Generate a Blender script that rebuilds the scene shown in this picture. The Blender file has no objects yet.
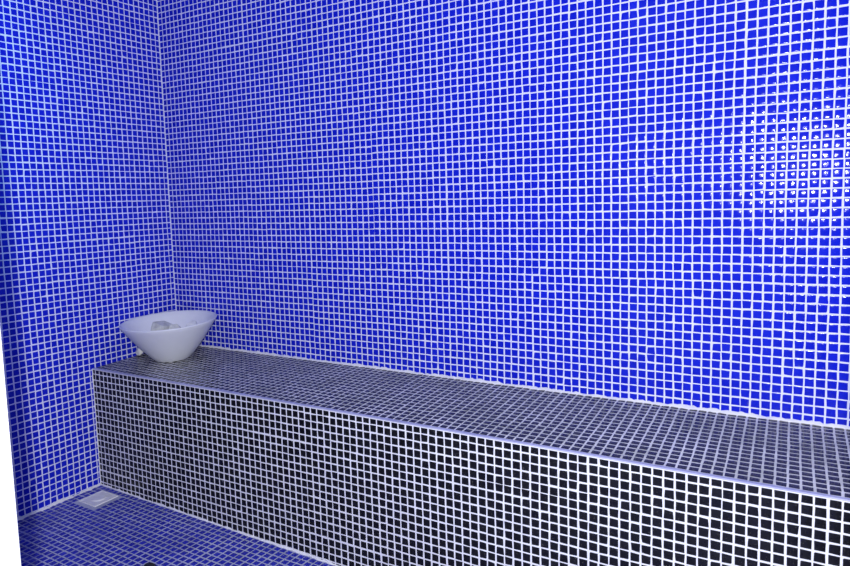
import bpy, bmesh, math, random
import numpy as np
from mathutils import Vector, Matrix

S = bpy.context.scene
COL = S.collection
P = 0.025                      # mosaic pitch in metres; lengths below are in tiles unless noted

# ------------------------------------------------------------------ camera
CAMPOS = np.array([96.801, -80.653, 45.374])
RV = np.array([0.098237, 0.542479, -0.005051])
F_PX, PPX, PPY = 656.343, -26.49, -24.255


def rodrigues(r):
    t = np.linalg.norm(r)
    k = r / t
    K = np.array([[0, -k[2], k[1]], [k[2], 0, -k[0]], [-k[1], k[0], 0]])
    return np.eye(3) + math.sin(t) * K + (1 - math.cos(t)) * K @ K


RC = rodrigues(RV) @ np.array([[1, 0, 0], [0, 0, -1], [0, 1, 0.]])
cam = bpy.data.cameras.new('camera')
camo = bpy.data.objects.new('camera', cam)
COL.objects.link(camo)
M = Matrix.Identity(4)
for i in range(3):
    M[i][0], M[i][1], M[i][2] = RC[0][i], -RC[1][i], -RC[2][i]
    M[i][3] = CAMPOS[i] * P
camo.matrix_world = M
cam.sensor_width = 36
cam.lens = F_PX / 850 * 36
cam.shift_x = -PPX / 850
cam.shift_y = PPY / 850
cam.clip_start = 0.02
S.camera = camo

# ------------------------------------------------------------------ world, lights, exposure
S.view_settings.view_transform = 'Standard'
S.view_settings.look = 'None'
S.view_settings.gamma = 1
S.view_settings.use_curve_mapping = False
S.view_settings.exposure = 0.0

W = bpy.data.worlds.new('world')
S.world = W
W.use_nodes = True
W.node_tree.nodes['Background'].inputs[0].default_value = (0.55, 0.75, 1, 1)
W.node_tree.nodes['Background'].inputs[1].default_value = 0.8


def lamp(name, kind, loc, energy, color, **kw):
    d = bpy.data.lights.new(name, kind)
    d.energy = energy
    d.color = color
    for k, v in kw.items():
        setattr(d, k, v)
    o = bpy.data.objects.new(name, d)
    o.location = Vector(loc) * P
    COL.objects.link(o)
    return o


# the camera's hot-shoe flash: above and behind the lens
lamp('camera_flash', 'POINT', (98.9, -83.4, 49.8), 174, (0.96, 0.955, 1.0), shadow_soft_size=0.016)
# added cool fill spot, no known lamp: tints near end of left wall
sp = lamp('added_cyan_fill', 'SPOT', (34, -58, 90), 42.0, (0.15, 0.8, 1.0), shadow_soft_size=0.03,
          spot_size=math.radians(62), spot_blend=1.0)
sp.rotation_euler = Vector((-34, 17, -22)).to_track_quat('-Z', 'Y').to_euler()


# ------------------------------------------------------------------ materials
def mat(name):
    m = bpy.data.materials.new(name)
    m.use_nodes = True
    return m, m.node_tree, m.node_tree.nodes['Principled BSDF']


def node(nt, t, **kw):
    n = nt.nodes.new(t)
    for k, v in kw.items():
        if k in n.inputs:
            n.inputs[k].default_value = v
        else:
            setattr(n, k, v)
    return n


def ramp(nt, fac, stops):
    r = nt.nodes.new('ShaderNodeValToRGB')
    e = r.color_ramp.elements
    e[0].position, e[0].color = stops[0]
    e[1].position, e[1].color = stops[1]
    for pos, c in stops[2:]:
        x = e.new(pos)
        x.color = c
    nt.links.new(fac, r.inputs['Fac'])
    return r.outputs['Color']


def tile_mat(name, c0, c1, rough, bump=0.06, spec=0.5, wet=True):
    m, nt, b = mat(name)
    g = node(nt, 'ShaderNodeNewGeometry')
    col = ramp(nt, g.outputs['Random Per Island'], [(0, c0 + (1,)), (1, c1 + (1,))])
    nt.links.new(col, b.inputs['Base Color'])
    b.inputs['Specular IOR Level'].default_value = spec
    tc = node(nt, 'ShaderNodeTexCoord')
    n = node(nt, 'ShaderNodeTexNoise', Scale=220.0, Detail=3.0)
    nt.links.new(tc.outputs['Object'], n.inputs['Vector'])
    bp = node(nt, 'ShaderNodeBump', Strength=bump, Distance=0.002)
    nt.links.new(n.outputs['Fac'], bp.inputs['Height'])
    # dried droplets scattered low on the surfaces
    vo = node(nt, 'ShaderNodeTexVoronoi', Scale=150.0)
    nt.links.new(tc.outputs['Object'], vo.inputs['Vector'])
    dm = node(nt, 'ShaderNodeMapRange')
    for k, v in zip(('From Min', 'From Max', 'To Min', 'To Max'), (.12, .30, 1.0, 0.0)):
        dm.inputs[k].default_value = v
    nt.links.new(vo.outputs['Distance'], dm.inputs['Value'])
    sx = node(nt, 'ShaderNodeSeparateXYZ')
    nt.links.new(tc.outputs['Object'], sx.inputs['Vector'])
    hm = node(nt, 'ShaderNodeMapRange')
    for k, v in zip(('From Min', 'From Max', 'To Min', 'To Max'), (.46, .80, 1.0, 0.0)):
        hm.inputs[k].default_value = v
    nt.links.new(sx.outputs['Z'], hm.inputs['Value'])
    mu = node(nt, 'ShaderNodeMath', operation='MULTIPLY')
    nt.links.new(dm.outputs['Result'], mu.inputs[0])
    nt.links.new(hm.outputs['Result'], mu.inputs[1])
    bp2 = node(nt, 'ShaderNodeBump', Strength=.8 if wet else 0.0, Distance=0.0012)
    nt.links.new(mu.outputs['Value'], bp2.inputs['Height'])
    nt.links.new(bp.outputs['Normal'], bp2.inputs['Normal'])
    nt.links.new(bp2.outputs['Normal'], b.inputs['Normal'])
    # limescale film: roughness varies
    n2 = node(nt, 'ShaderNodeTexNoise', Scale=9.0, Detail=4.0)
    nt.links.new(tc.outputs['Object'], n2.inputs['Vector'])
    mr = node(nt, 'ShaderNodeMapRange')
    mr.inputs['From Min'].default_value = 0.3
    mr.inputs['From Max'].default_value = 0.7
    mr.inputs['To Min'].default_value = rough * 0.8
    mr.inputs['To Max'].default_value = rough * 1.3
    nt.links.new(n2.outputs['Fac'], mr.inputs['Value'])
    nt.links.new(mr.outputs['Result'], b.inputs['Roughness'])
    return m


def grout_mat(name, c0, c1, scale=14.0, rough=0.75, bump=0.25):
    m, nt, b = mat(name)
    tc = node(nt, 'ShaderNodeTexCoord')
    n = node(nt, 'ShaderNodeTexNoise', Scale=scale, Detail=5.0)
    nt.links.new(tc.outputs['Object'], n.inputs['Vector'])
    nt.links.new(ramp(nt, n.outputs['Fac'], [(0.3, c0 + (1,)), (0.62, c1 + (1,))]), b.inputs['Base Color'])
    b.inputs['Roughness'].default_value = rough
    n2 = node(nt, 'ShaderNodeTexNoise', Scale=700.0, Detail=2.0)
    nt.links.new(tc.outputs['Object'], n2.inputs['Vector'])
    bp = node(nt, 'ShaderNodeBump', Strength=bump, Distance=0.001)
    nt.links.new(n2.outputs['Fac'], bp.inputs['Height'])
    nt.links.new(bp.outputs['Normal'], b.inputs['Normal'])
    return m


BLUE = tile_mat('cobalt_glass_tile', (0.006, 0.014, 0.50), (0.009, 0.020, 0.58), 0.08, .09, .13)
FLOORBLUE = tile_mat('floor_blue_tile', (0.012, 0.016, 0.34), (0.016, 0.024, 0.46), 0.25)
BLACK = tile_mat('black_glass_tile', (0.006, 0.006, 0.008), (0.010, 0.010, 0.012), 0.12)
FRONTBLACK = tile_mat('black_riser_tile', (0.006, 0.006, 0.008), (0.010, 0.010, 0.012), 0.2, spec=.2)
GROUT = grout_mat('white_grout', (0.74, 0.74, 0.78), (0.82, 0.82, 0.85))
WALLGROUT = grout_mat('lilac_wall_grout', (0.67, 0.69, 0.87), (0.74, 0.75, 0.93))
GROUTTOP = grout_mat('worn_seat_grout', (0.46, 0.47, 0.44), (0.72, 0.72, 0.73), 9.0)
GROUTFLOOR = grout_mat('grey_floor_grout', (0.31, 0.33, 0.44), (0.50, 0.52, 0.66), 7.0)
TRIM = grout_mat('edge_profile_blue_reflection', (0.33, 0.34, 0.52), (0.47, 0.48, 0.66), 6.0, 0.28, 0.1)  # lavender base colour has the blue wall's reflection on the edge painted in


def plain(name, c, rough, bump=None, spec=0.5, vary=0.12, scale=30.0):
    m, nt, b = mat(name)
    tc = node(nt, 'ShaderNodeTexCoord')
    n = node(nt, 'ShaderNodeTexNoise', Scale=scale, Detail=4.0)
    nt.links.new(tc.outputs['Object'], n.inputs['Vector'])
    lo = tuple(x * (1 - vary) for x in c)
    nt.links.new(ramp(nt, n.outputs['Fac'], [(0.3, lo + (1,)), (0.7, c + (1,))]), b.inputs['Base Color'])
    b.inputs['Roughness'].default_value = rough
    b.inputs['Specular IOR Level'].default_value = spec
    if bump:
        bp = node(nt, 'ShaderNodeBump', Strength=bump, Distance=0.004)
        nt.links.new(n.outputs['Fac'], bp.inputs['Height'])
        nt.links.new(bp.outputs['Normal'], b.inputs['Normal'])
    return m


CERAMIC = plain('white_ceramic', (0.82, 0.84, 0.85), 0.32, vary=0.03)
STONE = plain('grey_stone', (0.68, 0.70, 0.64), 0.8, 0.5, vary=0.3, scale=60)
PALESTONE = plain('pale_stone', (0.84, 0.86, 0.80), 0.8, 0.5, vary=0.2, scale=60)
PLASTIC = plain('white_plastic', (0.90, 0.90, 0.88), 0.4, vary=0.12, scale=50)
PAINT = plain('white_painted_wood', (0.85, 0.85, 0.84), 0.45, vary=0.03)
CEIL = plain('ceiling_paint', (0.55, 0.58, 0.66), 0.8, vary=0.05)
RUBBER = plain('black_rubber', (0.015, 0.015, 0.016), 0.5, vary=0.2)

# ------------------------------------------------------------------ mesh helpers
FULL = (np.array([0, .07, .16, .84, .93, 1.0]), np.array([-.018, .006, .019, .019, .006, -.018]))
CHEAP = (np.array([0, .1, .9, 1.0]), np.array([-.022, .016, .016, -.022]))


def link(name, me, parent=None):
    o = bpy.data.objects.new(name, me)
    COL.objects.link(o)
    if parent is not None:
        o.parent = parent
    return o


def panel_data(O, U, V, u0, u1, v0, v1, uoff, voff, seed, prof=FULL, frac=.93, thick=3.0, back=True, holes=(), jit=.012):
    """mosaic panel: returns verts (tiles), quads, material index (0 grout, 1 tile)"""
    rng = np.random.default_rng(seed)
    O, U, V = (np.asarray(a, float) for a in (O, U, V))
    N = np.cross(U, V)
    N /= np.linalg.norm(N)
    g = (1 - frac) / 2
    verts, quads, mi = [], [], []
    t = thick if back else 0.0
    box = []
    for w in (0, -t):
        for (u, v) in ((u0, v0), (u1, v0), (u1, v1), (u0, v1)):
            box.append(O + U * u + V * v + N * w)
    verts.append(np.array(box))
    q = [(0, 1, 2, 3)]
    if back:
        q += [(4, 7, 6, 5), (0, 4, 5, 1), (1, 5, 6, 2), (2, 6, 7, 3), (3, 7, 4, 0)]
    quads.append(np.array(q))
    mi.append(np.zeros(len(q), int))
    iu = np.arange(math.floor(u0 - uoff), math.ceil(u1 - uoff))
    iv = np.arange(math.floor(v0 - voff), math.ceil(v1 - voff))
    A, B = np.meshgrid(iu, iv, indexing='ij')
    A, B = A.ravel(), B.ravel()
    sheet_u = rng.normal(0, .026, (80, 80))
    sheet_v = rng.normal(0, .026, (80, 80))
    su, sv = (A - iu[0] + 4) // 12, (B - iv[0] + 7) // 12
    du = sheet_u[su, sv] + rng.normal(0, jit, len(A))
    dv = sheet_v[su, sv] + rng.normal(0, jit, len(A))
    a0 = np.maximum(A + uoff + g + du, u0 + g * .9)
    a1 = np.minimum(A + uoff + 1 - g + du, u1 - g * .9)
    b0 = np.maximum(B + voff + g + dv, v0 + g * .9)
    b1 = np.minimum(B + voff + 1 - g + dv, v1 - g * .9)
    ok = (a1 - a0 > .14) & (b1 - b0 > .14)
    for (h0, h1, k0, k1) in holes:
        ok &= ~((a1 > h0) & (a0 < h1) & (b1 > k0) & (b0 < k1))
    a0, a1, b0, b1 = a0[ok], a1[ok], b0[ok], b1[ok]
    n = len(a0)
    L, Hh = prof
    k = len(L)
    gu = a0[:, None] + (a1 - a0)[:, None] * L[None]
    gv = b0[:, None] + (b1 - b0)[:, None] * L[None]
    h = np.minimum(Hh[:, None], Hh[None, :])
    tu = rng.normal(0, .010, n)
    tv = rng.normal(0, .010, n)
    uu = np.repeat(gu[:, :, None], k, 2)
    vv = np.repeat(gv[:, None, :], k, 1)
    ww = h[None] + tu[:, None, None] * (uu - uu.mean((1, 2), keepdims=True)) + tv[:, None, None] * (vv - vv.mean((1, 2), keepdims=True))
    T = O + uu[..., None] * U + vv[..., None] * V + ww[..., None] * N
    T = T.reshape(-1, 3)
    idx = np.arange(k * k).reshape(k, k)
    base = np.stack([idx[:-1, :-1], idx[1:, :-1], idx[1:, 1:], idx[:-1, 1:]], -1).reshape(-1, 4)
    Q = (base[None] + (np.arange(n) * k * k)[:, None, None]).reshape(-1, 4) + 8
    verts.append(T)
    quads.append(Q)
    mi.append(np.ones(len(Q), int))
    return np.concatenate(verts), np.concatenate(quads), np.concatenate(mi)


def mosaic(name, panels, grout, tile, parent=None, kind='structure'):
    vs, qs, ms, off = [], [], [], 0
    for v, q, m in panels:
        vs.append(v)
        qs.append(q + off)
        ms.append(m)
        off += len(v)
    v, q, m = np.concatenate(vs) * P, np.concatenate(qs), np.concatenate(ms)
    me = bpy.data.meshes.new(name)
    me.vertices.add(len(v))
    me.vertices.foreach_set('co', v.ravel().astype(np.float32))
    me.loops.add(q.size)
    me.loops.foreach_set('vertex_index', q.ravel().astype(np.int32))
    me.polygons.add(len(q))
    me.polygons.foreach_set('loop_start', np.arange(0, q.size, 4, dtype=np.int32))
    me.polygons.foreach_set('material_index', m.astype(np.int32))
    me.polygons.foreach_set('use_smooth', (m == 1))
    me.materials.append(grout)
    me.materials.append(tile)
    me.update(calc_edges=True)
    me.validate()
    o = link(name, me, parent)
    if kind:
        o['kind'] = kind
    return o


def box_bm(bm, p0, p1, bevel=0.0, seg=2):
    r = bmesh.ops.create_cube(bm, size=1)
    vs = r['verts']
    c = [(a + b) / 2 for a, b in zip(p0, p1)]
    s = [abs(b - a) for a, b in zip(p0, p1)]
    for v in vs:
        v.co = Vector([v.co[i] * s[i] + c[i] for i in range(3)])
    if bevel:
        es = list({e for v in vs for e in v.link_edges})
        bmesh.ops.bevel(bm, geom=es, offset=bevel, segments=seg, profile=.5, affect='EDGES')


def from_bm(name, bm, m, parent=None, smooth=False, scale=P):
    bmesh.ops.recalc_face_normals(bm, faces=bm.faces)
    if scale != 1:
        for v in bm.verts:
            v.co *= scale
    me = bpy.data.meshes.new(name)
    bm.to_mesh(me)
    bm.free()
    me.materials.append(m)
    if smooth:
        for f in me.polygons:
            f.use_smooth = True
    return link(name, me, parent)


def fillet(name, p0, p1, d1, d2, size, m, parent=None, seed=0, wob=.35, step=.35, bulge=.55):
    """irregular bead of grout along p0-p1, legs d1 and d2 out of the corner"""
    rng = random.Random(seed)
    p0, p1, d1, d2 = (Vector(a) for a in (p0, p1, d1, d2))
    n = max(4, int((p1 - p0).length / step))
    bm = bmesh.new()
    rows = []
    a, b = 1.0, 1.0
    for i in range(n + 1):
        a += (1 + rng.gauss(0, wob) - a) * .6
        b += (1 + rng.gauss(0, wob) - b) * .6
        s1, s2 = size * max(.35, a), size * max(.35, b)
        c = p0.lerp(p1, i / n)
        rows.append([bm.verts.new(c + q) for q in (
            -d1 * .05 - d2 * .05, d1 * s1 - d2 * .05, d1 * s1 + d2 * .03, d1 * s1 * bulge + d2 * s2 * bulge * .6,
            d1 * .03 + d2 * s2, d2 * s2 - d1 * .05)])
    for r0, r1 in zip(rows, rows[1:]):
        for k in range(6):
            bm.faces.new((r0[k], r0[(k + 1) % 6], r1[(k + 1) % 6], r1[k]))
    bm.faces.new(rows[0])
    bm.faces.new(rows[-1])
    return from_bm(name, bm, m, parent, smooth=True)


def tag(o, label, cat, group=None):
    o['label'] = label
    o['category'] = cat
    if group:
        o['group'] = group
    return o


def empty(name, loc, label, cat, group=None):
    o = bpy.data.objects.new(name, None)
    COL.objects.link(o)
    o.location = Vector(loc) * P
    o.empty_display_size = .05
    return tag(o, label, cat, group)


def structure(o):
    o['kind'] = 'structure'
    return o


# ------------------------------------------------------------------ room shell
D, HF, HB = 17.40, 19.45, 20.04          # bench depth, height at its front edge and at the wall
RX, FY, CZ = 116.0, -63.0, 95.0          # right wall, front wall, ceiling
JL, JR = 62.5, 99.9                      # doorway jambs
SL = -0.0172                             # the floor falls slightly to the right

X, Y, Z = (1, 0, 0), (0, 1, 0), (0, 0, 1)
mosaic('wall_back', [panel_data((0, 0, 0), X, Z, 0, RX, HB - 1.2, CZ, 0.0, 0.0, 3)], WALLGROUT, BLUE)
# left wall: u runs from the door side towards the corner
mosaic('wall_left', [panel_data((0, 0, 0), Y, Z, FY, 0, 0, CZ, -.88 % 1 - 1, .25, 5)], WALLGROUT, BLUE)
mosaic('wall_right', [panel_data((RX, 0, 0), (0, -1, 0), Z, 0, -FY, -2.2, CZ, 0, 0, 6, CHEAP)], WALLGROUT, BLUE)
mosaic('wall_front', [
    panel_data((0, FY, 0), (-1, 0, 0), Z, -JL + 2, 0, 0, CZ, 0, 0, 7, CHEAP),
    panel_data((0, FY, 0), (-1, 0, 0), Z, -RX, -JR - 2, -2.2, CZ, 0, 0, 8, CHEAP),
    panel_data((0, FY, 0), (-1, 0, 0), Z, -JR - 2, -JL + 2, 86, CZ, 0, 0, 9, CHEAP)], WALLGROUT, BLUE)
DRX, DRY = 4.3, -20.8
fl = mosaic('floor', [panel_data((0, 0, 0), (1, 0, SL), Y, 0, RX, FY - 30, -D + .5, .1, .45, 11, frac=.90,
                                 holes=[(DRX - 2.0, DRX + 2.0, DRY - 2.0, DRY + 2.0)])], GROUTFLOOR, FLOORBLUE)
bm = bmesh.new()
box_bm(bm, (-3, FY - 3, CZ), (RX + 3, 3, CZ + 4))
structure(from_bm('ceiling', bm, CEIL))

# door frame around the opening the photograph is taken through
bm = bmesh.new()
for (x0, x1) in ((JL - 5, JL), (JR, JR + 5)):
    box_bm(bm, (x0, FY - 4, -2.6), (x1, FY + .0, 86), .18, 3)
box_bm(bm, (JL - 5, FY - 4, 84), (JR + 5, FY, 89), .18, 3)
structure(from_bm('door_1', bm, PAINT))

# grout beads in the corners
structure(fillet('trim_1', (0, 0, HB), (0, 0, CZ), (1, 0, 0), (0, -1, 0), .15, WALLGROUT, seed=1, wob=.2))
structure(fillet('trim_2', (0, FY, 0), (0, -D, 0), (1, 0, 0), (0, 0, 1), .26, GROUT, seed=2, wob=.7))

# ------------------------------------------------------------------ bench
bench = empty('tiled_bench', (0, -D, 0), 'long built-in bench faced in black mosaic along the blue back wall', 'bench')


def bpart(o):
    o.matrix_parent_inverse = Matrix.Translation(Vector((0, D * P, 0)))
    return o


sl = (HB - HF) / D
TE = .42
bpart(mosaic('seat_top', [panel_data((0, -D, HF), X, (0, 1, sl), 0, RX, TE, D, .748, TE, 21, frac=.90, thick=1.5)],
             GROUTTOP, BLACK, bench, None))
bpart(mosaic('front_face', [panel_data((0, -D, 0), X, Z, 0, RX, -2.2, HF - .08, .748, .53, 22, frac=.92, thick=3)],
             GROUT, FRONTBLACK, bench, None))
bm = bmesh.new()
box_bm(bm, (0, -D - .05, HF - .10), (RX, -D + TE + .02, HF + .05), .06, 3)
bpart(from_bm('edge_trim', bm, TRIM, bench, smooth=False))
bm = bmesh.new()
box_bm(bm, (0, -D - .045, HF - .20), (RX, -D + .1, HF - .09), .03)
bpart(from_bm('edge_grout', bm, GROUT, bench, smooth=False))
bpart(fillet('grout_joint', (0, 0, HB), (RX, 0, HB), (0, -1, 0), (0, 0, 1), .27, GROUT, bench, seed=4, wob=.35))
bpart(fillet('grout_joint', (0, -D, HF), (0, -D, 0), (1, 0, 0), (0, -1, 0), .12, GROUT, bench, seed=6, wob=.3))
bpart(fillet('grout_joint', (0, -D, 0), (RX, -D, SL * RX), (0, -1, 0), (0, 0, 1), .17, GROUT, bench, seed=7, wob=.6))


# ------------------------------------------------------------------ bowl with stones
def ray(px, py):
    d = np.array([(px - 425 - PPX) / F_PX, (py - 283 - PPY) / F_PX, 1.0])
    return RC.T @ d


def hit_z(px, py, z):
    d = ray(px, py)
    return CAMPOS + d * ((z - CAMPOS[2]) / d[2])


def seat_z(y):
    return HF + (y + D) * sl


BX, BY = 7.85, -7.85
BZ = seat_z(BY) + .085
bowl = empty('ceramic_bowl', (BX, BY, BZ), 'wide white ceramic bowl holding grey stones in the corner of the bench', 'bowl')
bowl.rotation_euler.x = math.atan(sl) + .012
R1, R0, BH = 7.7, 2.9, 6.3
prof = [(0, .02), (R0 - .5, .02), (R0 - .12, .0), (R0, .12)]
for i in range(1, 11):
    t = i / 10
    prof.append((R0 + (R1 - R0) * (t ** .93), .12 + (BH - .12) * t ** 1.06))
prof += [(R1 + .02, BH + .12), (R1 - .1, BH + .2), (R1 - .26, BH + .12)]
for i in range(9, -1, -1):
    t = i / 10
    prof.append((R0 - .4 + (R1 - R0 + .12) * (t ** .93), .55 + (BH - .45) * t ** 1.06))
prof += [(R0 * .5, .5), (0, .48)]
bm = bmesh.new()
NS = 96
rings = []
for r, z in prof:
    if r == 0:
        rings.append([bm.verts.new((0, 0, z))])
    else:
        rings.append([bm.verts.new((r * math.cos(2 * math.pi * k / NS), r * math.sin(2 * math.pi * k / NS), z)) for k in range(NS)])
for a, b in zip(rings, rings[1:]):
    for k in range(NS):
        j = (k + 1) % NS
        if len(a) == 1:
            bm.faces.new((a[0], b[j], b[k]))
        elif len(b) == 1:
            bm.faces.new((a[k], a[j], b[0]))
        else:
            bm.faces.new((a[k], a[j], b[j], b[k]))
from_bm('bowl_body', bm, CERAMIC, bowl, smooth=True)


def stone(name, loc, size, seed, m, label, rot=0.0, flat=.75, group=None):
    rng = random.Random(seed)
    bm = bmesh.new()
    pts = []
    for i in range(16):
        v = Vector((rng.gauss(0, 1), rng.gauss(0, 1), rng.gauss(0, 1))).normalized()
        v = Vector((v.x * size[0], v.y * size[1], v.z * size[2])) * rng.uniform(.86, 1.05)
        pts.append(bm.verts.new(v))
    r = bmesh.ops.convex_hull(bm, input=bm.verts)
    loose = [v for v in bm.verts if not v.link_faces]
    bmesh.ops.delete(bm, geom=loose, context='VERTS')
    # flat resting side and flat top
    zmin, zmax = -size[2] * .72, size[2] * flat
    for v in bm.verts:
        v.co.z = min(max(v.co.z, zmin), zmax)
    bmesh.ops.dissolve_limit(bm, angle_limit=.12, verts=bm.verts, edges=bm.edges)
    bmesh.ops.bevel(bm, geom=list(bm.edges), offset=min(size) * .07, segments=2, profile=.6, affect='EDGES')
    bmesh.ops.triangulate(bm, faces=bm.faces)
    o = from_bm(name, bm, m)
    o.location = Vector(loc) * P
    o.rotation_euler.z = rot
    return tag(o, label, 'stone', group)


STONES = 'stones in the white bowl'
stone('stone', (5.7, -7.9, BZ + 3.9), (2.5, 2.1, 3.3), 31, STONE,
      'largest grey stone in the bowl, flat topped, leftmost of the heap', .4, .68, STONES)
stone('stone', (8.95, -8.0, BZ + 3.8), (1.6, 1.5, 2.8), 8, STONE,
      'middle grey stone in the bowl, leaning against the largest one', 1.1, .74, STONES)
stone('stone', (11.1, -6.3, BZ + 4.6), (1.4, 1.25, 2.0), 15, PALESTONE,
      'palest stone in the bowl, rightmost of the heap', .2, .85, STONES)

p = hit_z(142, 350.5, seat_z(-6))
p = (1.1, -9.0)
stone('pebble', (p[0], p[1], seat_z(p[1]) + .8), (.9, .9, 1.1), 23, PALESTONE,
      'small pale pebble on the bench behind the left side of the bowl', .5, .9)

# ------------------------------------------------------------------ floor drain
cx, cy = DRX, DRY
dz = SL * cx
drain = empty('floor_drain', (cx, cy, dz), 'square white plastic drain cover set in the blue mosaic floor', 'drain')
hw = 2.05
bm = bmesh.new()
for (a0, a1, b0, b1) in ((-hw, hw, -hw, -hw + .18), (-hw, hw, hw - .18, hw), (-hw, -hw + .18, -hw + .18, hw - .18), (hw - .18, hw, -hw + .18, hw - .18)):
    box_bm(bm, (a0, b0, -.1), (a1, b1, .12), .03)
from_bm('drain_frame', bm, PLASTIC, drain)
bm = bmesh.new()
box_bm(bm, (-hw + .18, -hw + .18, -.1), (hw - .18, hw - .18, .08), .03)
bmesh.ops.create_cone(bm, cap_ends=True, segments=40, radius1=1.15, radius2=1.0, depth=.12, matrix=Matrix.Translation((0, 0, .13)))
from_bm('drain_cover', bm, PLASTIC, drain)

# dark object whose tip shows at the bottom edge of the photograph
p = hit_z(150, 573, -.4)
bm = bmesh.new()
bmesh.ops.create_icosphere(bm, subdivisions=3, radius=1)
for v in bm.verts:
    v.co = Vector((v.co.x * 1.1, v.co.y * .8, max(v.co.z, -.5) * .9 + .45))
o = from_bm('rubber_plug', bm, RUBBER, None, smooth=True)
o.location = Vector((p[0], p[1], SL * p[0] + .02)) * P
tag(o, 'small black rubber plug on the blue floor at the bottom edge', 'plug')
